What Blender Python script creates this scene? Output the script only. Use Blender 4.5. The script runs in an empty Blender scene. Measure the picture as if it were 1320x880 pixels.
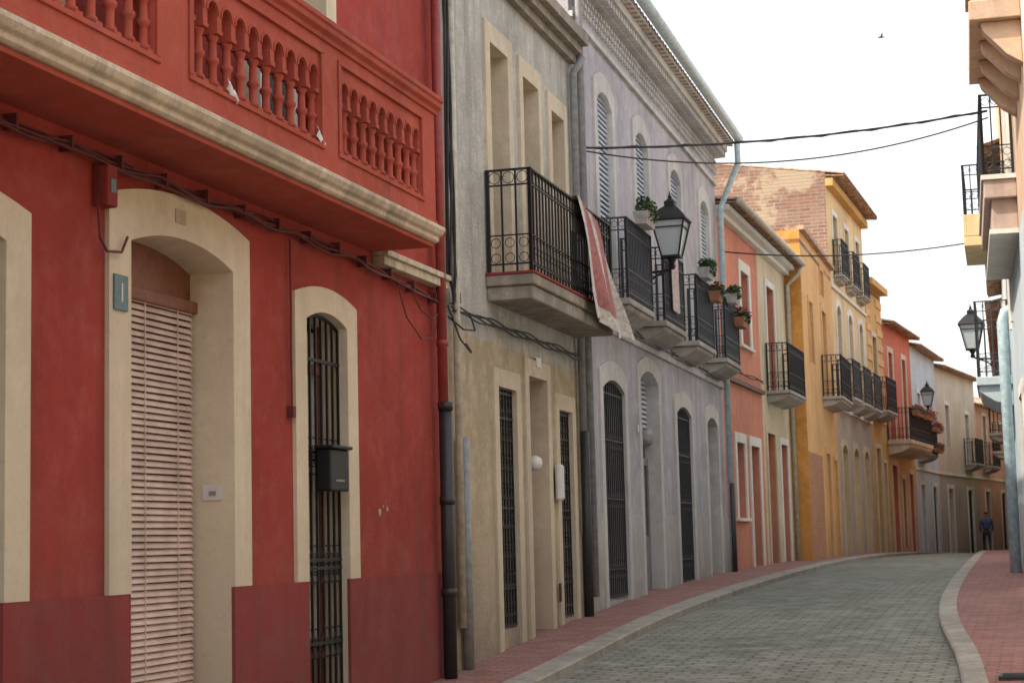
import bpy, math, random
from mathutils import Vector, Matrix
random.seed(7)
scene=bpy.context.scene
COL=bpy.context.collection
def lerp(a,b,t): return a+(b-a)*t
def interp(tab,y):
    if y<=tab[0][0]: return tab[0][1]
    if y>=tab[-1][0]: return tab[-1][1]
    for i in range(len(tab)-1):
        x0,v0=tab[i]; x1,v1=tab[i+1]
        if y<=x1:
            t=(y-x0)/(x1-x0)
            m0=(v1-tab[i-1][1])/(x1-tab[i-1][0])*(x1-x0) if i>0 else v1-v0
            m1=(tab[i+2][1]-v0)/(tab[i+2][0]-x0)*(x1-x0) if i<len(tab)-2 else v1-v0
            return (2*t**3-3*t*t+1)*v0+(t**3-2*t*t+t)*m0+(-2*t**3+3*t*t)*v1+(t**3-t*t)*m1
GZ=[(-14,-.2),(0,.0),(10,.2),(15,.42),(20,.70),(25,.86),(31,.97),(40,1.04),(50,1.05),(60,.95),(74,.66),(90,.35),(110,.1)]
gz=lambda y: interp(GZ,y)
KL=[(-14,-4.3),(0,-4.3),(15,-4.3),(30,-4.3),(42,-4.4),(52,-4.1),(62,-3.5),(69,-3.05),(76,-2.0),(84,-.9),(95,3.2),(106,9.5)]
KR=[(-14,-.2),(0,-.25),(10,-.5),(16,-.85),(19.5,-1.2),(23,-1.38),(34,-1.6),(50,-1.95),(62,-2.15),(70,-1.75),(78,-.5),(86,1.1),(95,4.6),(106,11)]
# ------------------------------------------------ materials
def newmat(name):
    m=bpy.data.materials.new(name); m.use_nodes=True; nt=m.node_tree
    return m,nt,nt.nodes["Principled BSDF"]
def noise(nt,scale,detail=5,vec=None,rough=.55):
    n=nt.nodes.new("ShaderNodeTexNoise"); n.inputs["Scale"].default_value=scale; n.inputs["Detail"].default_value=detail; n.inputs["Roughness"].default_value=rough
    if vec: nt.links.new(vec,n.inputs["Vector"])
    return n.outputs["Fac"]
def mrange(nt,src,a,b,c=0,d=1):
    n=nt.nodes.new("ShaderNodeMapRange"); nt.links.new(src,n.inputs[0])
    for i,v in zip((1,2,3,4),(a,b,c,d)): n.inputs[i].default_value=v
    return n.outputs[0]
def mix(nt,f,a,b,mode='MIX'):
    n=nt.nodes.new("ShaderNodeMixRGB"); n.blend_type=mode
    for i,v in enumerate((f,a,b)):
        if hasattr(v,'links'): nt.links.new(v,n.inputs[i])
        elif i==0: n.inputs[0].default_value=v
        else: n.inputs[i].default_value=(*v[:3],1)
    return n.outputs[0]
def math_(nt,op,a,b):
    n=nt.nodes.new("ShaderNodeMath"); n.operation=op
    for i,v in enumerate((a,b)):
        if hasattr(v,'links'): nt.links.new(v,n.inputs[i])
        else: n.inputs[i].default_value=v
    return n.outputs[0]
def pos(nt,sc=(1,1,1)):
    g=nt.nodes.new("ShaderNodeNewGeometry"); m=nt.nodes.new("ShaderNodeMapping")
    nt.links.new(g.outputs["Position"],m.inputs[0]); m.inputs["Scale"].default_value=sc
    return m.outputs[0]
def bump(nt,bs,h,strength,dist):
    b=nt.nodes.new("ShaderNodeBump"); b.inputs["Strength"].default_value=strength; b.inputs["Distance"].default_value=dist
    nt.links.new(h,b.inputs["Height"]); nt.links.new(b.outputs[0],bs.inputs["Normal"])
def k(c,f): return tuple(min(1,x*f) for x in c)
def plaster(name,c,stain=.35,var=1.0,bs=.35,rough=.92,dirt=.5,blotch=None):
    m,nt,b=newmat(name); p=pos(nt)
    n1=noise(nt,.7,4,p); n2=noise(nt,4.5,5,p,.68)
    st=noise(nt,1,4,pos(nt,(4,4,.3)),.65)
    g=sum(c)/3; dk=tuple(lerp(x,g*.8,.35)*.60 for x in c)
    col=mix(nt,mrange(nt,n1,.38,.64,0,.9*var),c,k(c,.74))
    col=mix(nt,mrange(nt,n2,.46,.72,0,.6*var),col,tuple(lerp(min(1,x*1.25),g*1.4,.22) for x in c))
    col=mix(nt,mrange(nt,st,.48,.72,0,stain),col,dk)
    col=mix(nt,mrange(nt,noise(nt,17,4,p,.7),.54,.74,0,.45*var),col,dk)
    if blotch: col=mix(nt,mrange(nt,noise(nt,1.3,6,p,.75),.60,.64,0,.75),col,blotch)
    if dirt:
        s=nt.nodes.new("ShaderNodeSeparateXYZ"); g_=nt.nodes.new("ShaderNodeNewGeometry"); nt.links.new(g_.outputs["Position"],s.inputs[0])
        d=math_(nt,'MULTIPLY',mrange(nt,s.outputs[2],.7,2.1,1,0),mrange(nt,n2,.35,.6,.25,dirt))
        col=mix(nt,d,col,tuple(lerp(x,.12,.5) for x in dk))
    nt.links.new(col,b.inputs["Base Color"]); b.inputs["Roughness"].default_value=rough; b.inputs["Specular IOR Level"].default_value=.25
    n3=noise(nt,28,3,p,.7); bump(nt,b,n3,bs,.02)
    return m
def simple(name,c,rough=.6,metal=0,var=.25,sc=12,bs=.1):
    m,nt,b=newmat(name); p=pos(nt); n=noise(nt,sc,3,p)
    nt.links.new(mix(nt,mrange(nt,n,.35,.7,0,1),k(c,1+var*.5),k(c,1-var)),b.inputs["Base Color"])
    b.inputs["Roughness"].default_value=rough; b.inputs["Metallic"].default_value=metal
    return m
def brickmat(name,c1,c2,mortar,w,h,ms,axis='xy',rough=.9,off=.5,bs=.5,var=.5,patch=None):
    m,nt,b=newmat(name); g=nt.nodes.new("ShaderNodeNewGeometry"); s=nt.nodes.new("ShaderNodeSeparateXYZ"); nt.links.new(g.outputs["Position"],s.inputs[0])
    cb=nt.nodes.new("ShaderNodeCombineXYZ"); ix={'x':0,'y':1,'z':2}
    nt.links.new(s.outputs[ix[axis[0]]],cb.inputs[0]); nt.links.new(s.outputs[ix[axis[1]]],cb.inputs[1])
    t=nt.nodes.new("ShaderNodeTexBrick"); nt.links.new(cb.outputs[0],t.inputs["Vector"]); t.offset=off
    t.inputs["Scale"].default_value=1; t.inputs["Brick Width"].default_value=w; t.inputs["Row Height"].default_value=h; t.inputs["Mortar Size"].default_value=ms
    t.inputs["Mortar Smooth"].default_value=.3; t.inputs["Bias"].default_value=0
    t.inputs["Color1"].default_value=(*c1,1); t.inputs["Color2"].default_value=(*c2,1); t.inputs["Mortar"].default_value=(*mortar,1)
    p=pos(nt); n1=noise(nt,.55,5,p,.6); n2=noise(nt,3.3,6,p,.75)
    col=mix(nt,mrange(nt,n1,.38,.66,0,var),t.outputs[0],k(c1,.55))
    col=mix(nt,mrange(nt,n2,.42,.72,0,var),col,tuple(lerp(x,.35,.5) for x in k(c2,1.2)))
    if patch: col=mix(nt,mrange(nt,noise(nt,.9,6,p,.7),.53,.58,0,.85),col,patch)
    nt.links.new(col,b.inputs["Base Color"]); b.inputs["Roughness"].default_value=rough
    h_=math_(nt,'ADD',math_(nt,'MULTIPLY',t.outputs["Fac"],-1),math_(nt,'MULTIPLY',n2,.7)); bump(nt,b,h_,bs,.015)
    return m
M=dict(
 red=plaster("red_render",(.395,.062,.047),.5,1.0,.35),
 redplinth=plaster("red_plinth_render",(.33,.055,.050),.45,1.0,.25),
 redbal=plaster("red_balcony_paint",(.45,.092,.058),.4,.8,.2,dirt=0),
 cream=plaster("cream_trim",(.74,.65,.49),.3,.6,.15,dirt=.35),
 creamdirty=plaster("cream_cornice",(.67,.57,.43),1.0,1.4,.3,dirt=0),
 h2=plaster("grey_green_render",(.54,.53,.475),.9,1.2,.9,blotch=(.43,.42,.38)),
 h2low=plaster("beige_render",(.55,.45,.31),.8,1.2,.5,dirt=.8),
 h2trim=plaster("beige_trim",(.68,.59,.44),.4,.8,.2),
 concrete=plaster("weathered_concrete",(.36,.32,.26),.9,1.5,.6,dirt=0),
 h3=plaster("lilac_grey_render",(.49,.475,.52),.6,1.0,.2,dirt=.7),
 h3trim=plaster("pale_stone_trim",(.61,.60,.58),.45,.9,.12),
 balstone=plaster("balcony_stone",(.42,.39,.35),.7,1.1,.2,dirt=0),
 h3plinth=plaster("pale_stone_plinth",(.52,.51,.49),.5,1.1,.15,dirt=.9),
 white=plaster("white_trim",(.74,.72,.66),.3,.6,.1,dirt=.3),
 salmon=plaster("salmon_render",(.64,.25,.165),.4,.8,.2),
 h4c=plaster("ivory_render",(.62,.52,.36),.4,.8,.2),
 orange=plaster("orange_render",(.72,.41,.17),.4,.8,.25),
 orangelit=plaster("sunlit_orange_render",(.72,.33,.07),.6,1.2,.25),  # saturated orange stands in for sun glow on the side wall
 yellow=plaster("yellow_render",(.74,.56,.30),.4,.8,.2),
 greige=plaster("greige_render",(.46,.40,.34),.4,.8,.2),
 ochre=plaster("ochre_render",(.60,.37,.13),.4,.8,.2),
 h8=plaster("coral_render",(.58,.16,.095),.35,.8,.2),
 h9=plaster("pale_blue_render",(.52,.60,.64),.35,.7,.2),
 h10=plaster("sand_render",(.62,.55,.44),.35,.7,.2),
 h11=plaster("pink_render",(.63,.39,.30),.35,.7,.2),
 peach=plaster("peach_render",(.62,.44,.30),.5,.9,.2),
 dpink=plaster("dusky_pink_render",(.50,.39,.33),.5,.9,.2),
 brownwood=simple("brown_eave_wood",(.22,.12,.07),.7,0,.4,6),
 wood=simple("dark_brown_wood",(.10,.035,.02),.5),
 woodl=simple("reddish_wood",(.22,.085,.05),.5),
 iron=simple("black_iron",(.018,.018,.02),.5,.3),
 ironl=simple("dusty_iron",(.035,.036,.04),.6,.2),
 rail=simple("grey_iron_rail",(.06,.065,.075),.5,.3),
 blind=simple("blind_slats",(.72,.58,.52),.5,0,.2,5,0),
 shutw=simple("white_shutter",(.60,.67,.76),.5,0,.15,5,0),
 shutg=simple("grey_shutter",(.20,.22,.23),.5,0,.15,5,0),
 shutgr=simple("grey_green_door",(.26,.29,.26),.5,0,.15,5,0),
 greendk=simple("dark_green_door",(.06,.08,.06),.5,0,.15,5,0),
 pipeblk=simple("black_pipe",(.03,.03,.033),.45),
 pipegr=simple("grey_pipe",(.27,.28,.29),.5),
 pipered=simple("red_pipe",(.31,.055,.048),.5),
 pipecr=simple("cream_pipe",(.52,.48,.39),.6),
 pipebl=simple("pale_blue_pipe",(.42,.55,.60),.45),
 gutter=simple("pale_gutter",(.52,.62,.64),.4),
 cable=simple("black_cable",(.02,.02,.022),.6),
 cablered=simple("painted_cable",(.13,.03,.03),.7),
 leaf=simple("leaf_green",(.07,.14,.03),.6,0,.6,30,0),
 leafd=simple("leaf_dark_green",(.03,.07,.02),.6,0,.6,30,0),
 flower=simple("red_geranium",(.6,.03,.04),.6,0,.2,30,0),
 terracotta=simple("terracotta_pot",(.35,.16,.09),.8),
 potgrey=simple("stone_pot",(.42,.40,.38),.8),
 tile=simple("clay_roof_tile",(.42,.28,.19),.9,0,.6,7,.4),
 plastic=simple("white_plastic",(.7,.7,.68),.4,0,.1,5,0),
 stone=plaster("kerb_stone",(.35,.33,.29),.5,1.3,.5,dirt=0),
 plate=simple("blue_grey_plate",(.10,.19,.22),.4,0,.2,30,0),
 skin=simple("skin",(.45,.25,.18),.6,0,.1,5,0),
 shirt=simple("dark_blue_shirt",(.05,.075,.16),.8),
 trouser=simple("dark_trousers",(.03,.035,.05),.8),
 hair=simple("dark_hair",(.03,.022,.018),.7),
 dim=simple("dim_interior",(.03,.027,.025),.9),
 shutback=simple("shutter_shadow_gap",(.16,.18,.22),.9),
 curtain=simple("window_curtain",(.45,.42,.38),.9),
 earth=plaster("dry_ground",(.28,.23,.17),.3,1,.5,dirt=0),
 road=brickmat("grey_green_pavers",(.17,.185,.155),(.27,.275,.225),(.07,.072,.06),.24,.12,.016,var=.75,bs=.9,patch=None),
 walk=brickmat("red_pavers",(.37,.15,.125),(.25,.105,.09),(.13,.10,.085),.2,.1,.012,var=.6,bs=.8),
 brick=brickmat("old_brick",(.34,.165,.105),(.20,.09,.06),(.34,.28,.21),.32,.095,.018,'xz',var=.6,bs=.9,patch=(.42,.33,.23)),
 obrick=brickmat("orange_brick",(.52,.23,.10),(.42,.17,.07),(.42,.25,.15),.26,.075,.01,'yz'),
)
def glassm():
    m,nt,b=newmat("window_glass"); b.inputs["Base Color"].default_value=(.03,.035,.04,1); b.inputs["Roughness"].default_value=.06; b.inputs["Specular IOR Level"].default_value=.8
    return m
M['glass']=glassm()
def lampglass():
    m,nt,b=newmat("lamp_opal_glass"); b.inputs["Base Color"].default_value=(.50,.55,.57,1); b.inputs["Roughness"].default_value=.15
    return m
M['opal']=lampglass()
# ------------------------------------------------ mesh helpers
class P:
    def __init__(s): s.v=[]; s.f=[]
    def add(s,vs,fs):
        o=len(s.v); s.v+= [tuple(v) for v in vs]; s.f+=[tuple(i+o for i in f) for f in fs]
    def box(s,x0,x1,y0,y1,z0,z1):
        s.add([(x0,y0,z0),(x1,y0,z0),(x1,y1,z0),(x0,y1,z0),(x0,y0,z1),(x1,y0,z1),(x1,y1,z1),(x0,y1,z1)],
              [(3,2,1,0),(4,5,6,7),(0,1,5,4),(1,2,6,5),(2,3,7,6),(3,0,4,7)])
    def quad(s,a,b,c,d): s.add([a,b,c,d],[(0,1,2,3)])
    def tube(s,pts,r,n=6,cap=True):
        pts=[Vector(p) for p in pts]; N=len(pts); rs=r if isinstance(r,(list,tuple)) else [r]*N
        vs=[]; up=None
        for i,p in enumerate(pts):
            d=(pts[min(i+1,N-1)]-pts[max(i-1,0)])
            if d.length<1e-9: d=Vector((0,0,1))
            d.normalize()
            if up is None:
                up=Vector((0,0,1)) if abs(d.z)<.9 else Vector((1,0,0))
            u=d.cross(up)
            if u.length<1e-4: u=d.cross(Vector((0,1,0)))
            u.normalize(); w=u.cross(d).normalized(); up=w
            for j in range(n):
                a=2*math.pi*j/n+math.pi/n
                vs.append(p+(u*math.cos(a)+w*math.sin(a))*rs[i])
        fs=[]
        for i in range(N-1):
            for j in range(n):
                fs.append((i*n+j,i*n+(j+1)%n,(i+1)*n+(j+1)%n,(i+1)*n+j))
        if cap: fs+=[tuple(range(n))[::-1],tuple((N-1)*n+j for j in range(n))]
        s.add(vs,fs)
    def lathe(s,c,prof,n=12):
        vs=[];fs=[]
        for r,z in prof:
            for j in range(n):
                a=2*math.pi*j/n; vs.append((c[0]+r*math.cos(a),c[1]+r*math.sin(a),c[2]+z))
        for i in range(len(prof)-1):
            for j in range(n): fs.append((i*n+j,i*n+(j+1)%n,(i+1)*n+(j+1)%n,(i+1)*n+j))
        fs+=[tuple(range(n))[::-1],tuple((len(prof)-1)*n+j for j in range(n))]
        s.add(vs,fs)
    def prof_x(s,prof,x0,x1):
        n=len(prof); vs=[(x0,y,z) for y,z in prof]+[(x1,y,z) for y,z in prof]
        s.add(vs,[(i,(i+1)%n,n+(i+1)%n,n+i) for i in range(n)]+[tuple(range(n))[::-1],tuple(range(n,2*n))])
def mkobj(name,p,mat,parent=None,smooth=False,bevel=0):
    me=bpy.data.meshes.new(name); me.from_pydata(p.v,[],p.f); me.materials.append(mat); me.update()
    if smooth: 
        for q in me.polygons: q.use_smooth=True
    o=bpy.data.objects.new(name,me); COL.objects.link(o)
    if parent: o.parent=parent
    if bevel:
        b=o.modifiers.new("b","BEVEL"); b.width=bevel; b.segments=2; b.limit_method='ANGLE'
    return o
def empty(name,mat=None):
    e=bpy.data.objects.new(name,None); COL.objects.link(e)
    if mat is not None: e.matrix_world=mat
    return e
class Group:
    def __init__(s,name,mat=None): s.e=empty(name,mat); s.parts={}; s.sm=set(); s.bv={}
    def p(s,part,mat,smooth=False,bevel=0):
        key=(part,mat)
        if key not in s.parts: s.parts[key]=P()
        if smooth: s.sm.add(key)
        if bevel: s.bv[key]=bevel
        return s.parts[key]
    def done(s):
        for (n,m),p in s.parts.items():
            if p.v: mkobj(n,p,M[m],s.e,(n,m) in s.sm,s.bv.get((n,m),0))
def frame(a,b):
    a=Vector((*a,0)); b=Vector((*b,0)); t=(b-a).normalized(); z=Vector((0,0,1)); y=z.cross(t)
    m=Matrix((t,y,z)).transposed().to_4x4(); m.translation=a
    return m,(b-a).length
def arch_pts(x0,x1,zs,r,n=12):
    if r<=0: return [(x0,zs),(x1,zs)]
    w=(x1-x0)/2; R=(w*w+r*r)/(2*r); cx=(x0+x1)/2; cz=zs+r-R; a=math.asin(min(1,w/R))
    if r>w: a=math.pi-a
    return [(cx+R*math.sin(-a+2*a*i/n),cz+R*math.cos(-a+2*a*i/n)) for i in range(n+1)]
def facade(p,x0,x1,z0,z1,ops,y=0):
    xs={x0,x1}; zs={z0,z1}
    for o in ops:
        for x in (o['x0'],o['x1']):
            if x0<x<x1: xs.add(x)
        for z in (o['z0'],o['z1']):
            if z0<z<z1: zs.add(z)
    xs=sorted(xs); zs=sorted(zs)
    for i in range(len(xs)-1):
        for j in range(len(zs)-1):
            cx=(xs[i]+xs[i+1])/2; cz=(zs[j]+zs[j+1])/2
            if any(o['x0']<cx<o['x1'] and o['z0']<cz<o['z1'] for o in ops): continue
            p.quad((xs[i],y,zs[j]),(xs[i+1],y,zs[j]),(xs[i+1],y,zs[j+1]),(xs[i],y,zs[j+1]))
    for o in ops:
        if o.get('r',0)>0 and x0-.01<=o['x0'] and o['x1']<=x1+.01 and z0<o['z1']<=z1:
            A=arch_pts(o['x0'],o['x1'],o['z1']-o['r'],o['r'])
            for i in range(len(A)-1):
                p.quad((A[i][0],y,A[i][1]),(A[i+1][0],y,A[i+1][1]),(A[i+1][0],y,o['z1']),(A[i][0],y,o['z1']))
def reveal(p,o,d,y=0,sill=True):
    r=o.get('r',0); pts=[(o['x0'],o['z0'])]+arch_pts(o['x0'],o['x1'],o['z1']-r,r)+[(o['x1'],o['z0'])]
    for a,b in zip(pts,pts[1:]): p.quad((a[0],y,a[1]),(b[0],y,b[1]),(b[0],d,b[1]),(a[0],d,a[1]))
    if sill: p.quad((o['x0'],y,o['z0']),(o['x1'],y,o['z0']),(o['x1'],d,o['z0']),(o['x0'],d,o['z0']))
def ring(p,o,w,wt,zb,y0=-.03,bottom=False):
    r=o.get('r',0); n=12
    zi=o['z1']-r
    I=arch_pts(o['x0'],o['x1'],zi,r,n); 
    zo=zi+wt*(.92 if r>0 else 1); ro=(o['z1']+wt)-zo if r>0 else 0
    Oo=arch_pts(o['x0']-w,o['x1']+w,zo,ro,n)
    I=[(o['x0'],zb)]+I+[(o['x1'],zb)]; Oo=[(o['x0']-w,zb)]+Oo+[(o['x1']+w,zb)]
    for i in range(len(I)-1):
        a,b,c,d=I[i],I[i+1],Oo[i+1],Oo[i]
        p.quad((a[0],y0,a[1]),(b[0],y0,b[1]),(c[0],y0,c[1]),(d[0],y0,d[1]))
        p.quad((d[0],y0,d[1]),(c[0],y0,c[1]),(c[0],0,c[1]),(d[0],0,d[1]))
        p.quad((a[0],y0,a[1]),(b[0],y0,b[1]),(b[0],0,b[1]),(a[0],0,a[1]))
    for q,q2 in ((I[0],Oo[0]),(I[-1],Oo[-1])):
        p.quad((q[0],y0,zb),(q2[0],y0,zb),(q2[0],0,zb),(q[0],0,zb))
    if bottom: p.box(o['x0']-w-.03,o['x1']+w+.03,-.07,.02,zb-.06,zb)
def circ(p,c,r,t=.006,axis='y',n=10,a0=0,a1=2*math.pi):
    pts=[]
    for i in range(n+1):
        a=a0+(a1-a0)*i/n
        u,v=r*math.cos(a),r*math.sin(a)
        pts.append((c[0]+u,c[1],c[2]+v) if axis=='y' else (c[0],c[1]+u,c[2]+v))
    p.tube(pts,t,3,False)
def fill(G,o):
    kd=o['k']; d=o['d']; x0,x1,z0,z1=o['x0'],o['x1'],o['z0'],o['z1']; r=o.get('r',0); w=x1-x0
    fm=o.get('fm','wood')
    if kd=='blind':
        zh=z1-r-.24
        G.p('window_frame','woodl').box(x0,x1,d+.02,d+.10,zh,z1+.05)
        G.p('window_frame','woodl').box(x0,x0+.06,d+.02,d+.10,z0,zh); G.p('window_frame','woodl').box(x1-.06,x1,d+.02,d+.10,z0,zh)
        dl=G.p('door_leaf','woodl'); dl.box(x0+.06,x1-.06,d+.09,d+.12,z0,zh)
        for a,b in ((x0+.06,x0+w/2-.01),(x0+w/2+.01,x1-.06)):
            for c0,c1 in ((.2,.95),(1.1,1.9),(2.05,3.0)): G.p('door_panels','wood').box(a+.1,b-.1,d+.08,d+.089,z0+c0,z0+c1)
        bl=G.p('roller_blind','blind'); z=zh-.02
        while z>z0+.05:
            a=.0165; sg=.003*math.sin(z*37)
            bl.add([(x0+.03,d-.012,z-a+sg),(x1-.03,d-.012,z-a-sg),(x1-.03,d+.010,z+a-sg),(x0+.03,d+.010,z+a+sg),
                            (x0+.03,d-.009,z-a-.004+sg),(x1-.03,d-.009,z-a-.004-sg),(x1-.03,d+.013,z+a-.004-sg),(x0+.03,d+.013,z+a-.004+sg)],
                            [(0,1,2,3),(4,5,6,7),(0,1,5,4),(3,2,6,7)])
            z-=.043
        for xx in (x0+w*.18,x0+w*.82,x0+w*.5): G.p('blind_cord','blind').tube([(xx,d-.016,z0),(xx,d-.016,zh)],.004,4)
        G.p('blind_box','woodl',bevel=.008).box(x0,x1,d-.04,d+.019,zh-.03,zh+.05)
    elif kd=='shut':
        m=o.get('m','shutw'); s=G.p('roller_shutter',m); zb=o.get('zb',z0)
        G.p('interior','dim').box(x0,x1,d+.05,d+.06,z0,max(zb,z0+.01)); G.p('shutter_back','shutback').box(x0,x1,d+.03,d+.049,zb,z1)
        if zb>z0:
            f=G.p('door',fm); zt=zb-.3
            for a,b in ((x0,x0+w/2-.005),(x0+w/2+.005,x1)):
                f.box(a,a+.08,d,d+.028,z0,zt); f.box(b-.08,b,d,d+.028,z0,zt); f.box(a+.08,b-.08,d,d+.028,z0,z0+.8); f.box(a+.08,b-.08,d,d+.028,zt-.1,zt)
            G.p('window_glass','glass').box(x0+.08,x1-.08,d+.018,d+.022,z0+.8,zt)
            G.p('shutter_box','plastic').box(x0,x1,d-.06,d-.002,zb-.06,zb+.02)
        z=zb
        while z<z1:
            s.add([(x0,d-.012,z),(x1,d-.012,z),(x1,d+.012,z+.047),(x0,d+.012,z+.047),(x0,d+.025,z),(x1,d+.025,z)],[(0,1,2,3),(0,1,5,4)]); z+=.07
    elif kd=='louver':
        m=o.get('m','shutg'); s=G.p('louvred_shutter',m)
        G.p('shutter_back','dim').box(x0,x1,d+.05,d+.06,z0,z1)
        for a,b in ((x0,x0+w/2-.004),(x0+w/2+.004,x1)):
            s.box(a,a+.06,d,d+.04,z0,z1); s.box(b-.06,b,d,d+.04,z0,z1)
            for zz in (z0,z0+(z1-z0)*.45,z1-.1): s.box(a+.06,b-.06,d,d+.04,zz,zz+.09)
            z=z0+.1
            while z<z1-.1:
                s.add([(a+.06,d+.005,z),(b-.06,d+.005,z),(b-.06,d+.035,z+.035),(a+.06,d+.035,z+.035)],[(0,1,2,3)]); z+=.045
    elif kd in('door','grille','grille2'):
        s=G.p('door',fm)
        if kd=='door' or o.get('door'):
            s.box(x0,x1,d+.03,d+.07,z0,z1)
            zt=z1-r-.45 if z1-z0>2.6 else z1-r
            for a,b in ((x0,x0+w/2-.005),(x0+w/2+.005,x1)):
                for c0,c1 in ((z0+.05,z0+.75),(z0+.85,z0+1.6),(z0+1.7,zt)):
                    s.box(a+.08,b-.08,d+.012,d+.028,c0+.05,c1-.05)
                s.box(a,a+.06,d,d+.029,z0,zt); s.box(b-.06,b,d,d+.029,z0,zt)
            s.box(x0,x1,d-.01,d+.029,zt,zt+.07)
            G.p('fanlight','glass').box(x0+.06,x1-.06,d+.02,d+.025,zt+.07,z1)
            s.box(x0+w*.5+.05,x0+w*.5+.08,d-.05,d,z0+1.0,z0+1.12)
        else:
            G.p('window_glass','glass').box(x0,x1,d+.05,d+.06,z0,z1)
            if o.get('cur'):
                vs=[]; n=24
                for zz in (z0+.3,z1-.1):
                    for i in range(n+1): vs.append((x0+w*i/n,d+.035+.01*math.sin(i*1.9),zz))
                G.p('curtain','curtain').add(vs,[(i,i+1,n+2+i,n+1+i) for i in range(n)])
            for a in (x0,x0+w/2-.03,x1-.06): s.box(a,a+.06,d-.02,d+.02,z0,z1)
            for zz in (z0,z0+.7,z1-r-.35): s.box(x0,x1,d-.017,d+.017,zz,zz+.07)
            s.box(x0+.06,x1-.06,d,d+.015,z0+.07,z0+.7)
        if kd!='door':
            g=G.p('iron_grille',o.get('gm','iron')); y=o.get('gy',.06); n=max(3,round(w/.115)); 
            A=arch_pts(x0,x1,z1-r-.01,r)
            def top(x):
                for a,b in zip(A,A[1:]):
                    if a[0]<=x<=b[0]+1e-6: return lerp(a[1],b[1],(x-a[0])/max(1e-6,b[0]-a[0]))
                return z1-r
            zg=o.get('zg',z0+.04)
            for i in range(n+1):
                x=x0+.012+(w-.024)*i/n; g.box(x-.009,x+.009,y-.009,y+.009,zg,top(x))
            hs=o.get('hz') or [zg+.02,zg+.35,lerp(zg,z1,.45),lerp(zg,z1,.72),z1-r-.05]
            for z in hs: g.box(x0,x1,y-.012,y+.012,z-.012,z+.012)
            if r>0: g.tube([(a,y,b-.01) for a,b in A],.012,4)
            if kd=='grille2':
                for i in range(n):
                    xc=x0+.012+(w-.024)*(i+.5)/n; rr=(w/n)*.42
                    z=zg+.12
                    while z<z1-r-.12:
                        circ(g,(xc,y,z),rr,.006,n=8)
                        circ(g,(xc,y,z+rr*2.2),rr*.6,.006,n=7)
                        z+=rr*6.5
            else:
                for i in range(n):
                    xc=x0+.012+(w-.024)*(i+.5)/n; rr=(w/n)*.40
                    for z in hs[1:-1]:
                        circ(g,(xc,y,z+.02+rr),rr,.005,n=8); circ(g,(xc,y,z-.02-rr),rr,.005,n=8)
    elif kd=='glass':
        m=o.get('m','white'); s=G.p('window_frame',m)
        G.p('window_glass','glass').box(x0,x1,d+.04,d+.045,z0,z1)
        for a in (x0,x0+w/2-.035,x1-.06): s.box(a,a+.06+(.01 if a>x0 and a<x1-.07 else 0),d,d+.039,z0,z1)
        for zz in (z0,z1-r-.5,z1-r-.05): s.box(x0,x1,d+.003,d+.036,zz,zz+.06)
        if o.get('panel',1) and z1-z0>1.8: s.box(x0+.05,x1-.05,d+.006,d+.03,z0+.05,z0+.55)
def railing(G,path,z0,z1,mat='iron',sp=.11,orn=True,t=.009):
    p=G.p('iron_railing',mat)
    for (a,b) in zip(path,path[1:]):
        A=Vector((*a,0)); B=Vector((*b,0)); L=(B-A).length; n=max(2,round(L/sp)); dx=(B-A)/L
        ax='y' if abs(dx.x)>.5 else 'x'
        def bar(za,zb,hw):
            x0,x1=sorted((a[0],b[0])); y0,y1=sorted((a[1],b[1]))
            p.box(x0-hw,x1+hw,y0-hw,y1+hw,za,zb)
        bar(z1-.018,z1,.02); bar(z0+.07,z0+.085,.011); bar(z1-.17,z1-.155,.010)
        if orn: bar(z0+.36,z0+.372,.010)
        for i in range(n+1):
            q=A.lerp(B,i/n); tt=t*1.9 if i in(0,n) else t
            p.box(q.x-tt,q.x+tt,q.y-tt,q.y+tt,z0,z1-.02)
            if orn and i<n:
                c=A.lerp(B,(i+.5)/n); rr=L/n*.42
                circ(p,(c.x,c.y,z1-.087),rr if rr<.065 else .065,.005,ax,8)
                circ(p,(c.x,c.y,z0+.14),min(rr,.05),.005,ax,8)
                circ(p,(c.x,c.y,z0+.29),min(rr,.05),.005,ax,8)
def balcony(G,x0,x1,z,pr,rh=1.0,slab=.14,sm='balstone',rm='iron',mold=True,sp=.11,orn=True,part='balcony_slab'):
    s=G.p(part,sm,bevel=.012)
    s.box(x0,x1,-pr,-.001,z-slab*.45,z)
    if mold:
        s.prof_x([(-.001,z-slab*.45-.003),(-pr+.03,z-slab*.45-.003),(-pr+.05,z-slab*.75),(-pr+.12,z-slab*.95),(-pr*.5,z-slab*1.3),(-.001,z-slab*1.55)],x0+.06,x1-.06)
    else:
        s.box(x0+.02,x1-.02,-pr+.02,-.001,z-slab,z-slab*.45-.003)
    e=.035
    railing(G,[(x0+e,-.03),(x0+e,-pr+e),(x1-e,-pr+e),(x1-e,-.03)],z,z+rh,rm,sp,orn)
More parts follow.
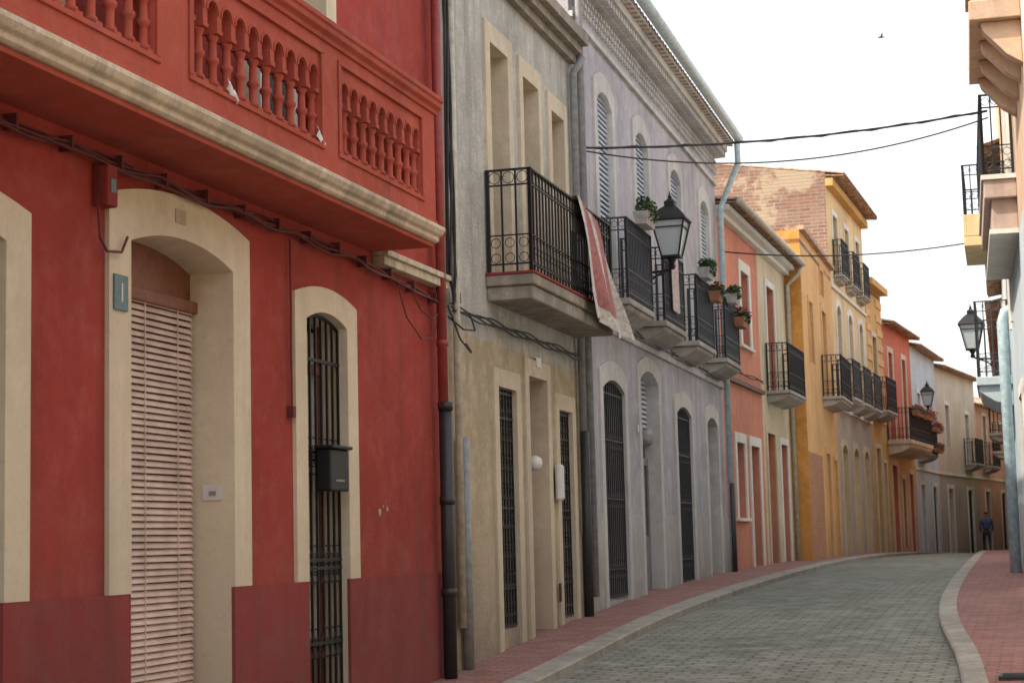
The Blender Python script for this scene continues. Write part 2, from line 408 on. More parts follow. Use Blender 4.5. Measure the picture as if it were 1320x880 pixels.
def tile_roof(G,x0,x1,zl,ov,dep,sl,mat='tile'):
    p=G.p('roof_tiles',mat,smooth=False); pitch=.21; n=int((x1-x0)/pitch*4)
    def surf(y0,y1,z0,z1,off):
        vs=[];fs=[]
        for j in range(2):
            for i in range(n+1):
                x=x0+(x1-x0)*i/n; ph=i%4; h=(0,.05,.06,.05)[ph]
                vs.append((x,(y0,y1)[j],(z0,z1)[j]+h+off))
        for i in range(n): fs.append((i,i+1,n+2+i,n+1+i))
        p.add(vs,fs)
    yr=dep/2; zr=zl+(yr+ov)*sl
    surf(-ov,yr,zl,zr,.02); surf(yr,dep,zr,zl+ov*sl,.02)
    surf(-ov+.02,.4,zl-.03,zl-.03+.42*sl,-.005)
    q=G.p('roof_deck','brownwood'); q.quad((x0,-ov+.05,zl),(x1,-ov+.05,zl),(x1,yr,zr-.03),(x0,yr,zr-.03)); q.quad((x0,dep,zl+ov*sl-.03),(x1,dep,zl+ov*sl-.03),(x1,yr,zr-.03),(x0,yr,zr-.03))
    p.tube([(x0,yr,zr+.04),(x1,yr,zr+.04)],.1,8)
def house(name,a,b,walls,ops,H,dep=9,roof='tile',ov=.35,sl=.28,side='cream',x0=0,x1=None,revm=None,d=.22,trim=None,cornice=None,sidem0=None):
    mt,L=frame(a,b); G=Group(name,mt)
    if x1 is None: x1=L
    for o in ops:
        o.setdefault('r',0); o.setdefault('d',d)
    for (wx0,wx1,wz0,wz1,wm) in walls: facade(G.p('facade_wall',wm),wx0 if wx0 is not None else x0,wx1 if wx1 is not None else x1,wz0,wz1,ops)
    for o in ops:
        reveal(G.p('opening_reveals',o.get('rm') or revm or walls[0][4]),o,o['d']+.06)
        if o.get('t',.14)>0: ring(G.p('window_surrounds',o.get('tm') or trim or 'cream',bevel=.006),o,o.get('t',.14),o.get('tt',o.get('t',.14)),o.get('zt',o['z0']),bottom=o.get('sill',False))
        fill(G,o)
    sm=side
    zr=H+(dep/2)*sl if roof=='tile' else H
    for xx,f in ((x0,0),(x1,1)):
        p=G.p('side_wall',(sidem0 or sm) if f==0 else sm)
        if roof=='tile':
            p.add([(xx,0,-1),(xx,dep,-1),(xx,dep,H),(xx,dep/2,zr),(xx,0,H)],[(0,1,2,3,4)])
        else: p.add([(xx,0,-1),(xx,dep,-1),(xx,dep,H),(xx,0,H)],[(0,1,2,3)])
    p=G.p('back_wall',sm); p.quad((x0,dep,-1),(x1,dep,-1),(x1,dep,H),(x0,dep,H))
    if roof=='tile': tile_roof(G,x0,x1,H-ov*sl,ov,dep,sl)
    else:
        G.p('flat_roof','concrete').box(x0,x1,0,dep,H-.3,H-.2)
    if cornice:
        cm,steps=cornice
        for (za,zb,pr) in steps: G.p('cornice',cm).box(x0,x1,-pr,-.001,za,zb)
    return G
def O(x0,x1,z0,z1,k='louver',**kw):
    d=dict(x0=x0,x1=x1,z0=z0,z1=z1,k=k); d.update(kw); return d
def leaves(p,c,rad,n,s=.03,pl=None):
    for i in range(n):
        while True:
            u=Vector([random.uniform(-1,1) for _ in range(3)])
            if u.length<1 and u.length>.3: break
        q=Vector((c[0]+u.x*rad[0],c[1]+u.y*rad[1],c[2]+u.z*rad[2]))
        a=Vector([random.uniform(-1,1) for _ in range(3)]).normalized()*s*random.uniform(.6,1.3); b=a.cross(Vector([random.uniform(-1,1) for _ in range(3)])).normalized()*s*.6
        p.add([q-a,q+b,q+a,q-b],[(0,1,2,3)])
def planter(G,x0,x1,y,z,mat='terracotta',fl=True,h=.16,n=160,hang=.1):
    p=G.p('flower_box',mat)
    p.add([(x0+.03,y-.07,z),(x1-.03,y-.07,z),(x1-.03,y+.07,z),(x0+.03,y+.07,z),(x0,y-.1,z+h),(x1,y-.1,z+h),(x1,y+.1,z+h),(x0,y+.1,z+h)],
          [(3,2,1,0),(4,5,6,7),(0,1,5,4),(1,2,6,5),(2,3,7,6),(3,0,4,7)])
    k_=max(2,int((x1-x0)/.16))
    for i in range(k_):
        cx=lerp(x0,x1,(i+.5)/k_)+random.uniform(-.04,.04); r=random.uniform(.08,.14)
        leaves(G.p('plant_leaves',random.choice(['leaf','leafd'])),(cx,y-.03,z+h+r*.6),(r,.12,r),n//k_*2,.032)
        leaves(G.p('plant_leaves','leafd'),(cx,y-.1,z+h-.04),(r*.7,.05,hang*.6),n//k_//3,.028)
        if fl: leaves(G.p('plant_flowers','flower'),(cx,y-.05,z+h+r),(r,.13,r*.6),14,.03)
# ================================================= LEFT HOUSES
# ---- H1 red house
ops=[O(6.95,8.09,.85,3.38,'louver',r=.09,t=.24,tt=.20,zt=1.41,rm='cream',m='shutg'),
     O(9.42,10.81,.1,3.61,'blind',r=.11,t=.26,tt=.27,zt=1.41,rm='cream',d=.27),
     O(12.04,12.83,.2,3.41,'grille',r=.08,t=.21,tt=.19,zt=1.41,rm='cream',d=.2,gm='iron',fm='woodl',cur=1,gy=.05,hz=[.55,.95,1.5,1.56,2.3,2.36,3.05]),
     O(11.2,12.5,4.2,6.9,'glass',t=.2,rm='cream'),O(7.2,8.5,4.2,6.9,'glass',t=.2,rm='cream'),
     O(1.2,2.5,0,3.5,'door',r=.15,t=.22,zt=1.41,rm='cream'),O(3.9,5.2,.9,3.4,'louver',r=.15,t=.22,zt=1.41,rm='cream'),
     O(-4.5,-3.2,0,3.5,'door',r=.15,t=.22,zt=1.41,rm='cream'),O(-8,-6.8,.9,3.4,'louver',r=.15,t=.22,zt=1.41,rm='cream'),O(-3.2,-2,4.6,6.8,'glass',t=.2)]
G=house("red_house",(-5.2,0),(-5.2,15.1),[(None,None,-1,7.5,'red')],ops,7.5,x0=-13,x1=15.1,side='red',trim='cream',ov=.45)
pl=G.p('plinth','redplinth')
gaps=[(o['x0'],o['x1']) for o in ops if o['z0']<1.0]; xs=-13
for g0,g1 in sorted(gaps)+[(15.09,15.09)]:
    pl.box(xs,g0,-.026,-.001,-1,1.41); xs=g1
F=-.565; E=13.45; S=-2.0
b=G.p('balcony_soffit','redbal'); b.box(S,E-.02,F+.02,-.001,4.03,4.06)
c=G.p('balcony_cornice','creamdirty',bevel=.006)
c.prof_x([(F+.06,4.065),(F-.0,4.065),(F-.02,4.08),(F-.02,4.11),(F-.05,4.125),(F-.07,4.16),(F-.07,4.19),(F+.06,4.19)],S,E+.02)
c.box(E-.05,E+.05,F+.061,-.001,4.065,4.19)
b.box(S,E-.03,F+.1,-.001,4.07,4.2)
c.box(13.47,15.09,-.11,-.001,3.93,4.0); c.box(13.47,15.09,-.14,-.001,4.003,4.05)
panels=[(-1,.7),(1.0,2.7),(3.0,4.6),(4.9,6.6),(6.92,8.72),(9.17,11.08),(11.44,13.12)]
pops=[O(a,b_,4.39,5.02) for a,b_ in panels]
for yy in (F,F+.15): facade(G.p('balcony_parapet','redbal'),S,E,4.19,5.12,pops,yy)
for o in pops:
    q=G.p('balcony_parapet','redbal')
    for (u0,u1,v0,v1) in ((o['x0'],o['x0'],4.39,5.02),(o['x1'],o['x1'],4.39,5.02)): q.quad((u0,F,v0),(u0,F+.15,v0),(u0,F+.15,v1),(u0,F,v1))
    q.quad((o['x0'],F,4.39),(o['x1'],F,4.39),(o['x1'],F+.15,4.39),(o['x0'],F+.15,4.39)); q.quad((o['x0'],F,5.02),(o['x1'],F,5.02),(o['x1'],F+.15,5.02),(o['x0'],F+.15,5.02))
    fr=G.p('panel_arcade','redbal')
    w=o['x1']-o['x0']; n=round(w/.19); st=w/n
    hdr=[O(o['x0']+i*st+.03,o['x0']+(i+1)*st-.03,4.76,4.91,r=(st-.06)/2*.98) for i in range(n)]
    y0_,y1_=F+.012,F+.11
    for yy in (y0_,y1_): facade(fr,o['x0']+.001,o['x1']-.001,4.76,5.019,[dict(h) for h in hdr],yy)
    for h in hdr:
        A=[(h['x0'],4.76)]+arch_pts(h['x0'],h['x1'],h['z1']-h['r'],h['r'])+[(h['x1'],4.76)]
        for a,b2 in zip(A,A[1:]): fr.quad((a[0],y0_,a[1]),(b2[0],y0_,b2[1]),(b2[0],y1_,b2[1]),(a[0],y1_,a[1]))
        cx=(h['x0']+h['x1'])/2; rr=(h['x1']-h['x0'])/2+.012
        fr.tube([(cx+rr*math.cos(a),y0_-.003,4.91-h['r']+rr*math.sin(a)) for a in [math.pi*i/8 for i in range(9)]],.009,4)
    for i in range(n+1):
        x=o['x0']+i*st
        x=min(max(x,o['x0']+.028),o['x1']-.028)
        fr.box(x-.036,x+.036,F+.008,F+.114,4.735,4.762); fr.box(x-.036,x+.036,F+.008,F+.114,4.39,4.42)
        G.p('balusters','redbal',smooth=True).lathe((x,F+.06,4.42),[(.038,0),(.04,.02),(.026,.035),(.026,.11),(.028,.13),(.04,.145),(.04,.165),(.027,.18),(.025,.25),(.024,.27),(.036,.29),(.036,.315)],10)
q=G.p('balcony_parapet','redbal'); q.box(E-.15,E,F+.151,-.001,4.19,5.12)
q=G.p('parapet_coping','redbal',bevel=.008)
q.prof_x([(F-.02,5.12),(F-.02,5.15),(F-.055,5.175),(F-.055,5.215),(F-.07,5.22),(F-.07,5.26),(F+.2,5.26),(F+.2,5.22),(F+.17,5.12)],S,E+.05)
q.box(E-.17,E+.05,F+.201,-.001,5.17,5.26)
q=G.p('balcony_mouldings','redbal',bevel=.004); q.box(S,E,F-.018,F-.001,4.20,4.24)
for a,b_ in panels:
    for (u0,u1,v0,v1) in ((a-.05,b_+.05,5.02,5.05),(a-.05,b_+.05,4.355,4.388),(a-.05,a-.001,4.389,5.019),(b_+.001,b_+.05,4.389,5.019)): q.box(u0,u1,F-.014,F-.001,v0,v1)
w=G.p('cable_bundle','cablered'); 
for j in range(5):
    pts=[]; x=5.0; ph=random.uniform(0,6)
    while x<15.05:
        pts.append((x,-.035-.012*j+.01*math.sin(x*3+ph),3.95+.010*math.sin(x*2.1+ph)+.012*math.sin(x*6.5+ph*2)-.013*j-.025*abs(math.sin(x*2.8+j*.4))-.05*max(0,x-12.8))); x+=.12
    w.tube(pts,.009,5)
x=5.3
while x<15: w.box(x-.01,x+.01,-.085,-.001,3.88-.05*max(0,x-12.8),3.97-.05*max(0,x-12.8)); x+=.56
w.tube([(9.02,-.04,3.9),(9.0,-.05,3.6),(9.0,-.06,3.45),(9.08,-.06,3.38),(9.25,-.06,3.40),(9.32,-.06,3.50)],.009,5)
w.tube([(11.75,-.03,3.88),(11.76,-.03,3.4),(11.755,-.03,3.0),(11.76,-.03,2.65)],.008,5); w.box(11.735,11.785,-.05,-.001,2.58,2.66)
w.tube([(13.9,-.05,3.85),(14.0,-.1,3.55),(14.3,-.12,3.4),(14.7,-.08,3.45),(15.0,-.05,3.7)],.007,5)
w.tube([(14.2,-.05,3.85),(14.35,-.1,3.66),(14.6,-.12,3.6),(15.0,-.05,3.72)],.007,5)
G.p('junction_box','redplinth',bevel=.01).box(9.02,9.14,-.10,-.001,3.64,3.88)
G.p('junction_box_label','plate').box(9.05,9.11,-.104,-.101,3.72,3.80)
G.p('number_plate','plate',bevel=.004).box(9.2,9.36,-.045,-.031,3.06,3.27)
G.p('number_digit','plastic').box(9.275,9.290,-.048,-.046,3.11,3.22)
G.p('trim_vent','creamdirty').box(9.98,10.12,-.036,-.031,3.70,3.79)
G.p('intercom','plastic',bevel=.004).box(10.795,10.809,.06,.2,1.98,2.08); G.p('intercom_button','pipegr').box(10.79,10.794,.1,.15,2.01,2.04)
mb=G.p('mailbox','iron',bevel=.012); mb.box(12.32,12.68,-.09,.03,2.07,2.38); mb.box(12.30,12.70,-.12,.035,2.382,2.41)
G.p('mailbox_slot','pipegr').box(12.42,12.58,-.094,-.091,2.14,2.155)
pr=G.p('downpipe','pipered',smooth=True); pr.tube([(14.9,-.1,2.85),(14.9,-.1,7.4)],.045,12)
pb=G.p('downpipe','pipeblk',smooth=True); pb.tube([(14.92,-.11,.45),(14.92,-.11,2.85)],.06,12)
for z in (1.2,2.0,2.83): pb.tube([(14.92,-.11,z),(14.92,-.11,z+.07)],.068,12)
for z in (3.4,4.4,5.6): pr.tube([(14.9,-.1,z),(14.9,-.1,z+.05)],.055,12)
pc=G.p('plaster_chips','h3plinth')
for (cx,cz,cr) in ((13.55,1.93,.03),(13.72,1.95,.02),(13.63,1.97,.012)):
    n=9; pc.add([(cx+cr*random.uniform(.7,1.4)*math.cos(6.283*i/n),-.002,cz+cr*random.uniform(.7,1.4)*math.sin(6.283*i/n)) for i in range(n)],[tuple(range(n))])
rg=G.p('rag_on_ledge','plastic')
for (cx,cz) in ((9.62,4.42),(11.0,4.43)):
    n=7; vs=[(cx+.02*i+random.uniform(-.01,.01),F-.004-.012*(j%2)+random.uniform(-.006,.006),cz+.035*j-.012*i+random.uniform(-.01,.01)) for j in range(3) for i in range(n)]
    rg.add(vs,[(j*n+i,j*n+i+1,(j+1)*n+i+1,(j+1)*n+i) for j in range(2) for i in range(n-1)])
G.done()
# ---- H2 grey-green
ops=[O(1.75,2.40,4.27,6.70,'glass',t=.17,tt=.2,rm='h2trim',d=.25,m='h2trim'),O(2.98,3.62,4.27,6.65,'glass',t=.14,tt=.2,rm='h2trim',m='h2trim'),O(4.18,4.75,4.27,6.55,'glass',t=.14,tt=.2,rm='h2trim',m='h2trim'),
     O(1.78,2.42,.80,3.20,'grille2',t=.16,tt=.18,gy=.03,zt=.5,hz=[.84,1.2,2.0,2.9,3.15]),O(2.92,3.66,.3,3.40,'door',t=.15,tt=.18,zt=.5,fm='woodl',d=.35),O(4.16,4.76,.80,3.12,'grille2',t=.15,tt=.18,gy=.03,zt=.5,hz=[.84,1.2,2.0,2.8,3.08])]
G=house("grey_green_house",(-5.2,15.1),(-5.265,20.33),[(None,None,3.62,7.7,'h2'),(None,None,1.75,3.62,'h2low'),(None,None,-1,1.75,'h2low')],ops,7.7,side='h2',trim='h2trim',revm='h2trim',ov=.2,
   cornice=('concrete',[(7.35,7.45,.08),(7.452,7.55,.16),(7.552,7.68,.24)]))
G.p('plinth','h2low').box(0,1.55,-.02,-.001,-1,1.74)
G.p('plinth','h2low').box(4.98,5.2,-.02,-.001,-1,1.74)
s=G.p('balcony_slab','concrete',bevel=.015); s.box(1.5,5.1,-.5,-.001,4.16,4.27); s.box(1.53,5.07,-.47,-.001,4.02,4.157)
G.p('slab_edge_tiles','redplinth').box(1.49,5.11,-.51,-.0015,4.272,4.295)
railing(G,[(1.55,-.03),(1.55,-.46),(5.05,-.46),(5.05,-.03)],4.3,5.33,'iron',.125)
G.p('downpipe','pipecr',smooth=True).tube([(.32,-.07,.9),(.32,-.07,7.3)],.035,10)
G.p('downpipe','pipegr',smooth=True).tube([(.44,-.08,.5),(.44,-.08,2.62)],.05,10)
G.p('downpipe','pipegr',smooth=True).tube([(5.1,-.07,2.9),(5.1,-.07,7.2),(5.1,-.2,7.4)],.045,10)
G.p('downpipe','pipeblk',smooth=True).tube([(5.1,-.08,.6),(5.1,-.08,2.92)],.055,10)
c=G.p('cables','cable')
for j in range(5):
    c.tube([(.06+.03*j,-.1,8.2)]+[(.06+.03*j+.035*math.sin(z*1.7+j*2),-.09-.025*math.sin(z*1.1+j),z) for z in [7.7-.3*i for i in range(13)]]+[(.2,-.08,3.95-.03*j),(.5,-.05,3.88+.02*j)],.012,5)
for j in range(4):
    c.tube([(x*.1,-.05-.01*j,3.82+.02*math.sin(x*.5+j*2)-.02*j) for x in range(2,52)],.009,5)
c.tube([(.1,-.06,3.8),(.2,-.14,3.5),(.45,-.16,3.40),(.6,-.12,3.42),(.55,-.08,3.5)],.009,5); c.tube([(.1,-.06,3.7),(.3,-.14,3.6),(.6,-.16,3.62),(.7,-.08,3.8)],.009,5)
G.p('electric_meter_cover','plastic',smooth=True).lathe((3.05,-.03,2.40),[(.02,0),(.075,.03),(.085,.08),(.075,.13),(.02,.16)],12)
G.p('meter_box','plastic',bevel=.03).box(3.86,4.05,-.1,-.031,2.1,2.5)
G.p('wall_plaque','plastic').box(3.2,3.38,-.04,-.031,3.52,3.62)
G.p('door_bell','pipeblk').box(3.92,3.97,-.05,-.031,1.0,1.2)
M['clothpink']=simple('cloth_pink',(.40,.16,.15),.9,0,.3,20,.1); M['clothgrey']=simple('cloth_pale_border',(.60,.56,.52),.9,0,.3,20,.1)
def cloth_pt(u,v):
    xa=3.30+.10*v+.30*v*v; xb=4.25+1.05*v**.75
    x=lerp(xa,xb,u)+.07*math.sin(v*6+u*2)
    fold=math.sin(u*11+v*2.5)*.6+math.sin(u*23+1+v*4)*.3
    y=-.51-.10*v-.10*fold*(.3+.7*v)
    z=5.36-1.30*v-.16*u*(1-v)-.12*u*v+.06*math.sin(u*9)*v
    return (x,y,z)
for (nm,mt_,v0,v1,u0,u1) in (('draped_cloth','clothpink',0,.84,.16,.50),('cloth_stripe','clothgrey',0,.84,.50,.56),('draped_cloth','clothpink',0,.84,.56,.84),('cloth_border','clothgrey',.84,1,0,1),('cloth_border','clothgrey',0,.84,0,.16),('cloth_border','clothgrey',0,.84,.84,1)):
    p=G.p(nm,mt_,smooth=True); nu,nv=12,22; vs=[cloth_pt(lerp(u0,u1,j/nu),lerp(v0,v1,i/nv)) for i in range(nv+1) for j in range(nu+1)]
    p.add(vs,[(i*(nu+1)+j,i*(nu+1)+j+1,(i+1)*(nu+1)+j+1,(i+1)*(nu+1)+j) for i in range(nv) for j in range(nu)])
p=G.p('cloth_border','clothgrey',smooth=True); n=20; vs=[]
for r_ in range(3):
    for j in range(n+1):
        q=cloth_pt(j/n,0); vs.append((q[0],(q[1],-.46,-.42)[r_],(q[2],5.37-.16*(j/n)*.6,5.0)[r_]))
p.add(vs,[(i*(n+1)+j,i*(n+1)+j+1,(i+1)*(n+1)+j+1,(i+1)*(n+1)+j) for i in range(2) for j in range(n)])
G.done()
# ---- H3 lilac
cs=[1.8,4.25,6.95,9.75]; ops=[]
for c_ in cs: ops.append(O(c_-.45,c_+.45,4.62,7.42,'shut',r=.16,t=.18,tt=.25,rm='h3trim',m='shutw',d=.05))
ops+=[O(1.2,2.5,.9,3.68,'grille',r=.13,t=.18,tt=.24,zt=.8,gm='ironl',fm='shutg',gy=.02),
      O(3.6,4.9,.9,4.0,'shut',r=.15,t=.18,tt=.2,zt=.8,m='shutw',d=.16,zb=3.1,fm='shutg'),
      O(6.35,7.65,.95,3.68,'grille',r=.13,t=.18,tt=.24,zt=.85,gm='ironl',fm='shutg',gy=.02),
      O(9.2,10.3,.9,3.68,'door',r=.12,t=.18,tt=.24,zt=.85,fm='shutgr')]
G=house("lilac_house",(-5.265,20.33),(-5.52,31.5),[(None,None,-1,8.8,'h3')],ops,8.8,side='h3',trim='h3trim',revm='h3trim',roof='tile',ov=.38,
  cornice=('h3trim',[(7.95,8.02,.05),(8.46,8.56,.12),(8.562,8.68,.26),(8.682,8.78,.36)]))
d_=G.p('dentils','h3trim'); x=.05
while x<11.1:
    d_.box(x,x+.09,-.22,-.121,8.47,8.559)
    for r_,zz in ((0,8.36),(1,8.26),(2,8.16)): d_.box(x+.055*(r_%2),x+.055*(r_%2)+.06,-.05,-.001,zz,zz+.06)
    x+=.16
G.p('gutter','gutter',smooth=True).tube([(-.02,-.47,8.80),(11.19,-.47,8.80)],.085,12)
q=G.p('stone_plinth','h3plinth',bevel=.006)
edges=[0]+sum([[o['x0']-.18,o['x1']+.18] for o in ops[4:]],[])+[11.17]
for i in range(0,len(edges),2):
    a,b_=edges[i],edges[i+1]; m_=max(1,round((b_-a)/.75)); 
    for j in range(m_): q.box(lerp(a,b_,j/m_)+.004,lerp(a,b_,(j+1)/m_)-.004,-.028,-.001,-1,1.98)
G.p('string_course','h3trim',bevel=.01).box(0,11.17,-.05,-.001,4.28,4.36)
for i,c_ in enumerate(cs):
    balcony(G,c_-.82,c_+.82,4.62,.45,1.02,.17,'balstone','rail',sp=.10)
planter(G,1.55,2.15,-.50,5.64,'potgrey',False); planter(G,6.3,6.8,-.52,5.6,'potgrey',False); planter(G,9.9,10.5,-.52,5.25,'terracotta',True)
planter(G,3.6,3.9,-.5,5.6,'potgrey',False,n=80); planter(G,7.2,7.6,-.53,5.35,'terracotta',True,n=110); planter(G,9.1,9.5,-.52,5.55,'potgrey',False,n=110)
G.p('downpipe','pipebl',smooth=True).tube([(10.95,-.47,8.75),(10.95,-.47,8.3),(10.95,-.12,7.5),(10.95,-.12,1.0)],.055,12)
G.p('downpipe','pipeblk',smooth=True).tube([(10.95,-.13,.7),(10.95,-.13,2.6)],.06,12)
G.p('downpipe','pipegr',smooth=True).tube([(.1,-.1,1.0),(.1,-.1,8.2),(.1,-.45,8.75)],.05,12)
G.p('house_number','plastic').box(3.28,3.34,-.036,-.031,3.1,3.2); G.p('gas_meter','pipegr',smooth=True).lathe((4.0,.02,2.95),[(.08,0),(.12,.05),(.12,.15),(.08,.22)],12)
c=G.p('cables','cable')
for j in range(3): c.tube([(x*.15,-.09-.012*j,4.42+.02*math.sin(x*.4+j*2)-.02*j) for x in range(1,74)],.009,5)
M['towel']=simple('pale_towel',(.60,.50,.48),.9); p=G.p('hanging_towel','towel',smooth=True); vs=[]
for i in range(9):
    for j in range(9): vs.append((3.9+.45*j/8,-.455-.02*math.sin(j*1.7)-.01*i/8,5.66-.85*i/8))
p.add(vs,[(i*9+j,i*9+j+1,(i+1)*9+j+1,(i+1)*9+j) for i in range(8) for j in range(8)])
mt3=G.e.matrix_world.copy(); G.done()
def lantern(name,loc,wall,s=1.0):
    G=Group(name); L=Vector(loc); W=Vector(wall)
    b0,b1,h=.11*s,.21*s,.46*s
    gl=G.p('lamp_glass','opal'); ir=G.p('lamp_frame','iron')
    def c4(r,z): return [L+Vector((sx*r,sy*r,z)) for sx,sy in ((-1,-1),(1,-1),(1,1),(-1,1))]
    A=c4(b0*.93,.01); B_=c4(b1*.93,h-.01); gl.add(A+B_,[(0,1,5,4),(1,2,6,5),(2,3,7,6),(3,0,4,7),(0,1,2,3),(4,5,6,7)])
    A=c4(b0,0); B_=c4(b1,h)
    for i in range(4):
        ir.tube([A[i],B_[i]],.014*s,4); ir.tube([A[i],A[(i+1)%4]],.016*s,4); ir.tube([B_[i],B_[(i+1)%4]],.018*s,4)
        ir.tube([A[i].lerp(B_[i],.8),A[(i+1)%4].lerp(B_[(i+1)%4],.8)],.010*s,4)
    rings=[(b1*1.13,h),(b1*1.05,h+.04*s),(b1*.55,h+.16*s),(b1*.3,h+.2*s),(b1*.33,h+.25*s),(.02*s,h+.3*s)]
    vs=sum([c4(r,z) for r,z in rings],[]); ir.add(vs,[(i*4+j,i*4+(j+1)%4,(i+1)*4+(j+1)%4,(i+1)*4+j) for i in range(5) for j in range(4)]+[(0,1,2,3)])
    ir.lathe(L+Vector((0,0,h+.29*s)),[(.01,0),(.03*s,.03*s),(.012*s,.06*s),(.004,.11*s)],8)
    ir.lathe(L,[(.03*s,-.16*s),(.05*s,-.12*s),(.03*s,-.09*s),(.06*s,-.03*s),(b0,0)],8)
    D=W-L; D.z=0
    br=G.p('wall_bracket','iron',smooth=True)
    base=L+Vector((0,0,-.14*s)); 
    br.tube([base+Vector((0,0,.04)),base,base+D*.1+Vector((0,0,-.03)),base+D*.5+Vector((0,0,-.05)),base+D],.018*s,6)
    pts=[base+D*(.15+.85*t)+Vector((0,0,-.05-.42*s*(t**1.6))) for t in [i/8 for i in range(9)]]; br.tube(pts,.014*s,6)
    u=D.normalized()
    for cc,rr in ((.45,.07),(.72,.10)):
        c0=base+D*cc+Vector((0,0,-.15*s)); br.tube([c0+u*(rr*s*math.cos(a*.6))*(1-a*.05)+Vector((0,0,rr*s*math.sin(a*.6)*(1-a*.05))) for a in range(13)],.009*s,5)
    n=u.cross(Vector((0,0,1))); q=base+D
    G.p('wall_plate','iron').tube([q+Vector((0,0,.12)),q+Vector((0,0,-.55*s))],.035*s,4)
    G.done()
w0=mt3@Vector((3.05,-.01,0)); l0=mt3@Vector((3.05,-.62,0))
lantern("street_lamp",(l0.x,l0.y,5.42),(w0.x,w0.y,5.28),1.05)
# ---- H4
ops=[O(2.25,3.15,5.3,6.75,'glass',t=.2,tm='white',m='white',sill=True),O(1.15,2.0,2.0,3.4,'shut',t=.18,tm='white',m='shutgr',sill=True),O(2.7,3.7,.9,3.4,'door',t=.18,tm='white',fm='shutgr'),
     O(5.3,6.3,4.62,6.85,'louver',t=.14,tm='white',m='greendk'),O(4.75,5.75,.9,3.75,'door',t=.14,tm='h4c',fm='greendk'),O(6.5,7.4,.9,3.6,'door',t=.14,tm='white',fm='shutg')]
G=house("salmon_house",(-5.52,31.5),(-5.45,39.6),[(None,4.35,-1,7.72,'salmon'),(4.35,None,-1,7.72,'h4c')],ops,7.72,side='salmon',trim='white',ov=.38,sl=.12)
balcony(G,4.95,7.3,4.62,.5,.98,.16,'balstone','iron')
G.p('string_course','wood').box(0,4.3,-.08,-.001,4.48,4.56)
G.p('eave_band','white').box(0,8.1,-.12,-.001,7.42,7.52); G.p('eave_band','white').box(0,8.1,-.24,-.001,7.523,7.62); G.p('plinth','salmon').box(0,1.0,-.02,-.001,-1,1.7)
G.p('downpipe','pipecr',smooth=True).tube([(8.0,-.42,7.6),(8.0,-.3,7.4),(8.0,-.08,7.2),(8.0,-.08,1)],.045,10)
G.p('gutter','pipecr',smooth=True).tube([(0,-.44,7.66),(8.1,-.44,7.66)],.065,10)
c=G.p('cables','cable')
for j in range(2): c.tube([(x*.2,-.09-.012*j,4.7+.03*math.sin(x*.4+j*2)) for x in range(0,21)],.012,5)
G.done()
# ---- H5 orange
ops=[O(3.9,4.8,4.95,7.1,'louver',t=.16,m='greendk'),O(3.6,4.4,.95,3.6,'door',t=.14,fm='wood'),O(1.2,1.9,5.6,7.0,'glass',t=.12),O(3.9,4.6,7.5,8.1,'glass',t=.1),O(5.4,6.0,.95,3.5,'door',t=.1,fm='greendk')]
G=house("orange_house",(-5.08,39.6),(-5.17,46.3),[(None,None,3.5,8.45,'orange'),(None,2.9,-1,3.5,'obrick'),(2.9,None,-1,3.5,'orange')],ops,8.45,side='orangelit',roof='flat',trim='orange')
G.p('parapet_coping','tile').box(0,6.7,-.12,.3,8.45,8.55)
balcony(G,3.4,5.9,4.95,.5,1,.16,'balstone','iron'); G.done()
# ---- H6 yellow
ops=[]
for c_ in (1.35,3.6,5.85):
    ops+=[O(c_-.42,c_+.42,8.45,10.1,'louver',r=.0,t=.14,m='greendk',tm='white'),O(c_-.42,c_+.42,5.25,7.7,'glass',r=.2,t=.16,tm='white'),O(c_-.5,c_+.5,.9,4.0,'door',r=.2,t=.16,tm='h4c',fm='pipeblk')]
G=house("yellow_house",(-5.2,46.3),(-5.0,53.5),[(None,None,4.9,11.05,'yellow'),(None,None,-1,4.9,'greige')],ops,11.05,side='yellow',sidem0='brick',ov=.5,sl=.16,trim='white')
G.p('string_course','white').box(0,7.2,-.07,-.001,4.86,4.96); G.p('string_course','white').box(0,7.2,-.06,-.001,8.05,8.13); G.p('eave_band','ochre').box(0,7.2,-.2,-.001,10.7,10.9)
for c_ in (1.35,3.6,5.85): balcony(G,c_-.6,c_+.6,8.45,.28,.95,.12,'balstone','iron')
for c_ in (1.35,3.6,5.85): balcony(G,c_-.75,c_+.75,5.2,.45,1,.2,'balstone','rail')
G.done()
# ---- H7 ochre
ops=[O(1.0,1.8,5.3,7.6,'louver',t=.15,m='greendk'),O(.8,1.7,.9,4.2,'door',t=.14,fm='wood'),O(2.2,2.8,.9,3.8,'door',t=.1,fm='wood')]
G=house("ochre_house",(-5.0,53.5),(-4.82,56.7),[(None,None,-1,9.2,'ochre')],ops,9.2,side='ochre',roof='flat',trim='h4c')
for z in [5+.45*i for i in range(9)]:
    for (u0,u1) in ((0,.82),(2.0,3.18)): G.p('stucco_bands','orange').box(u0,u1,-.03,-.001,z,z+.22)
G.p('cornice','ochre').box(0,3.19,-.25,-.001,9.05,9.25); balcony(G,.4,2.4,5.3,.5,1,.18,'balstone','iron'); G.done()
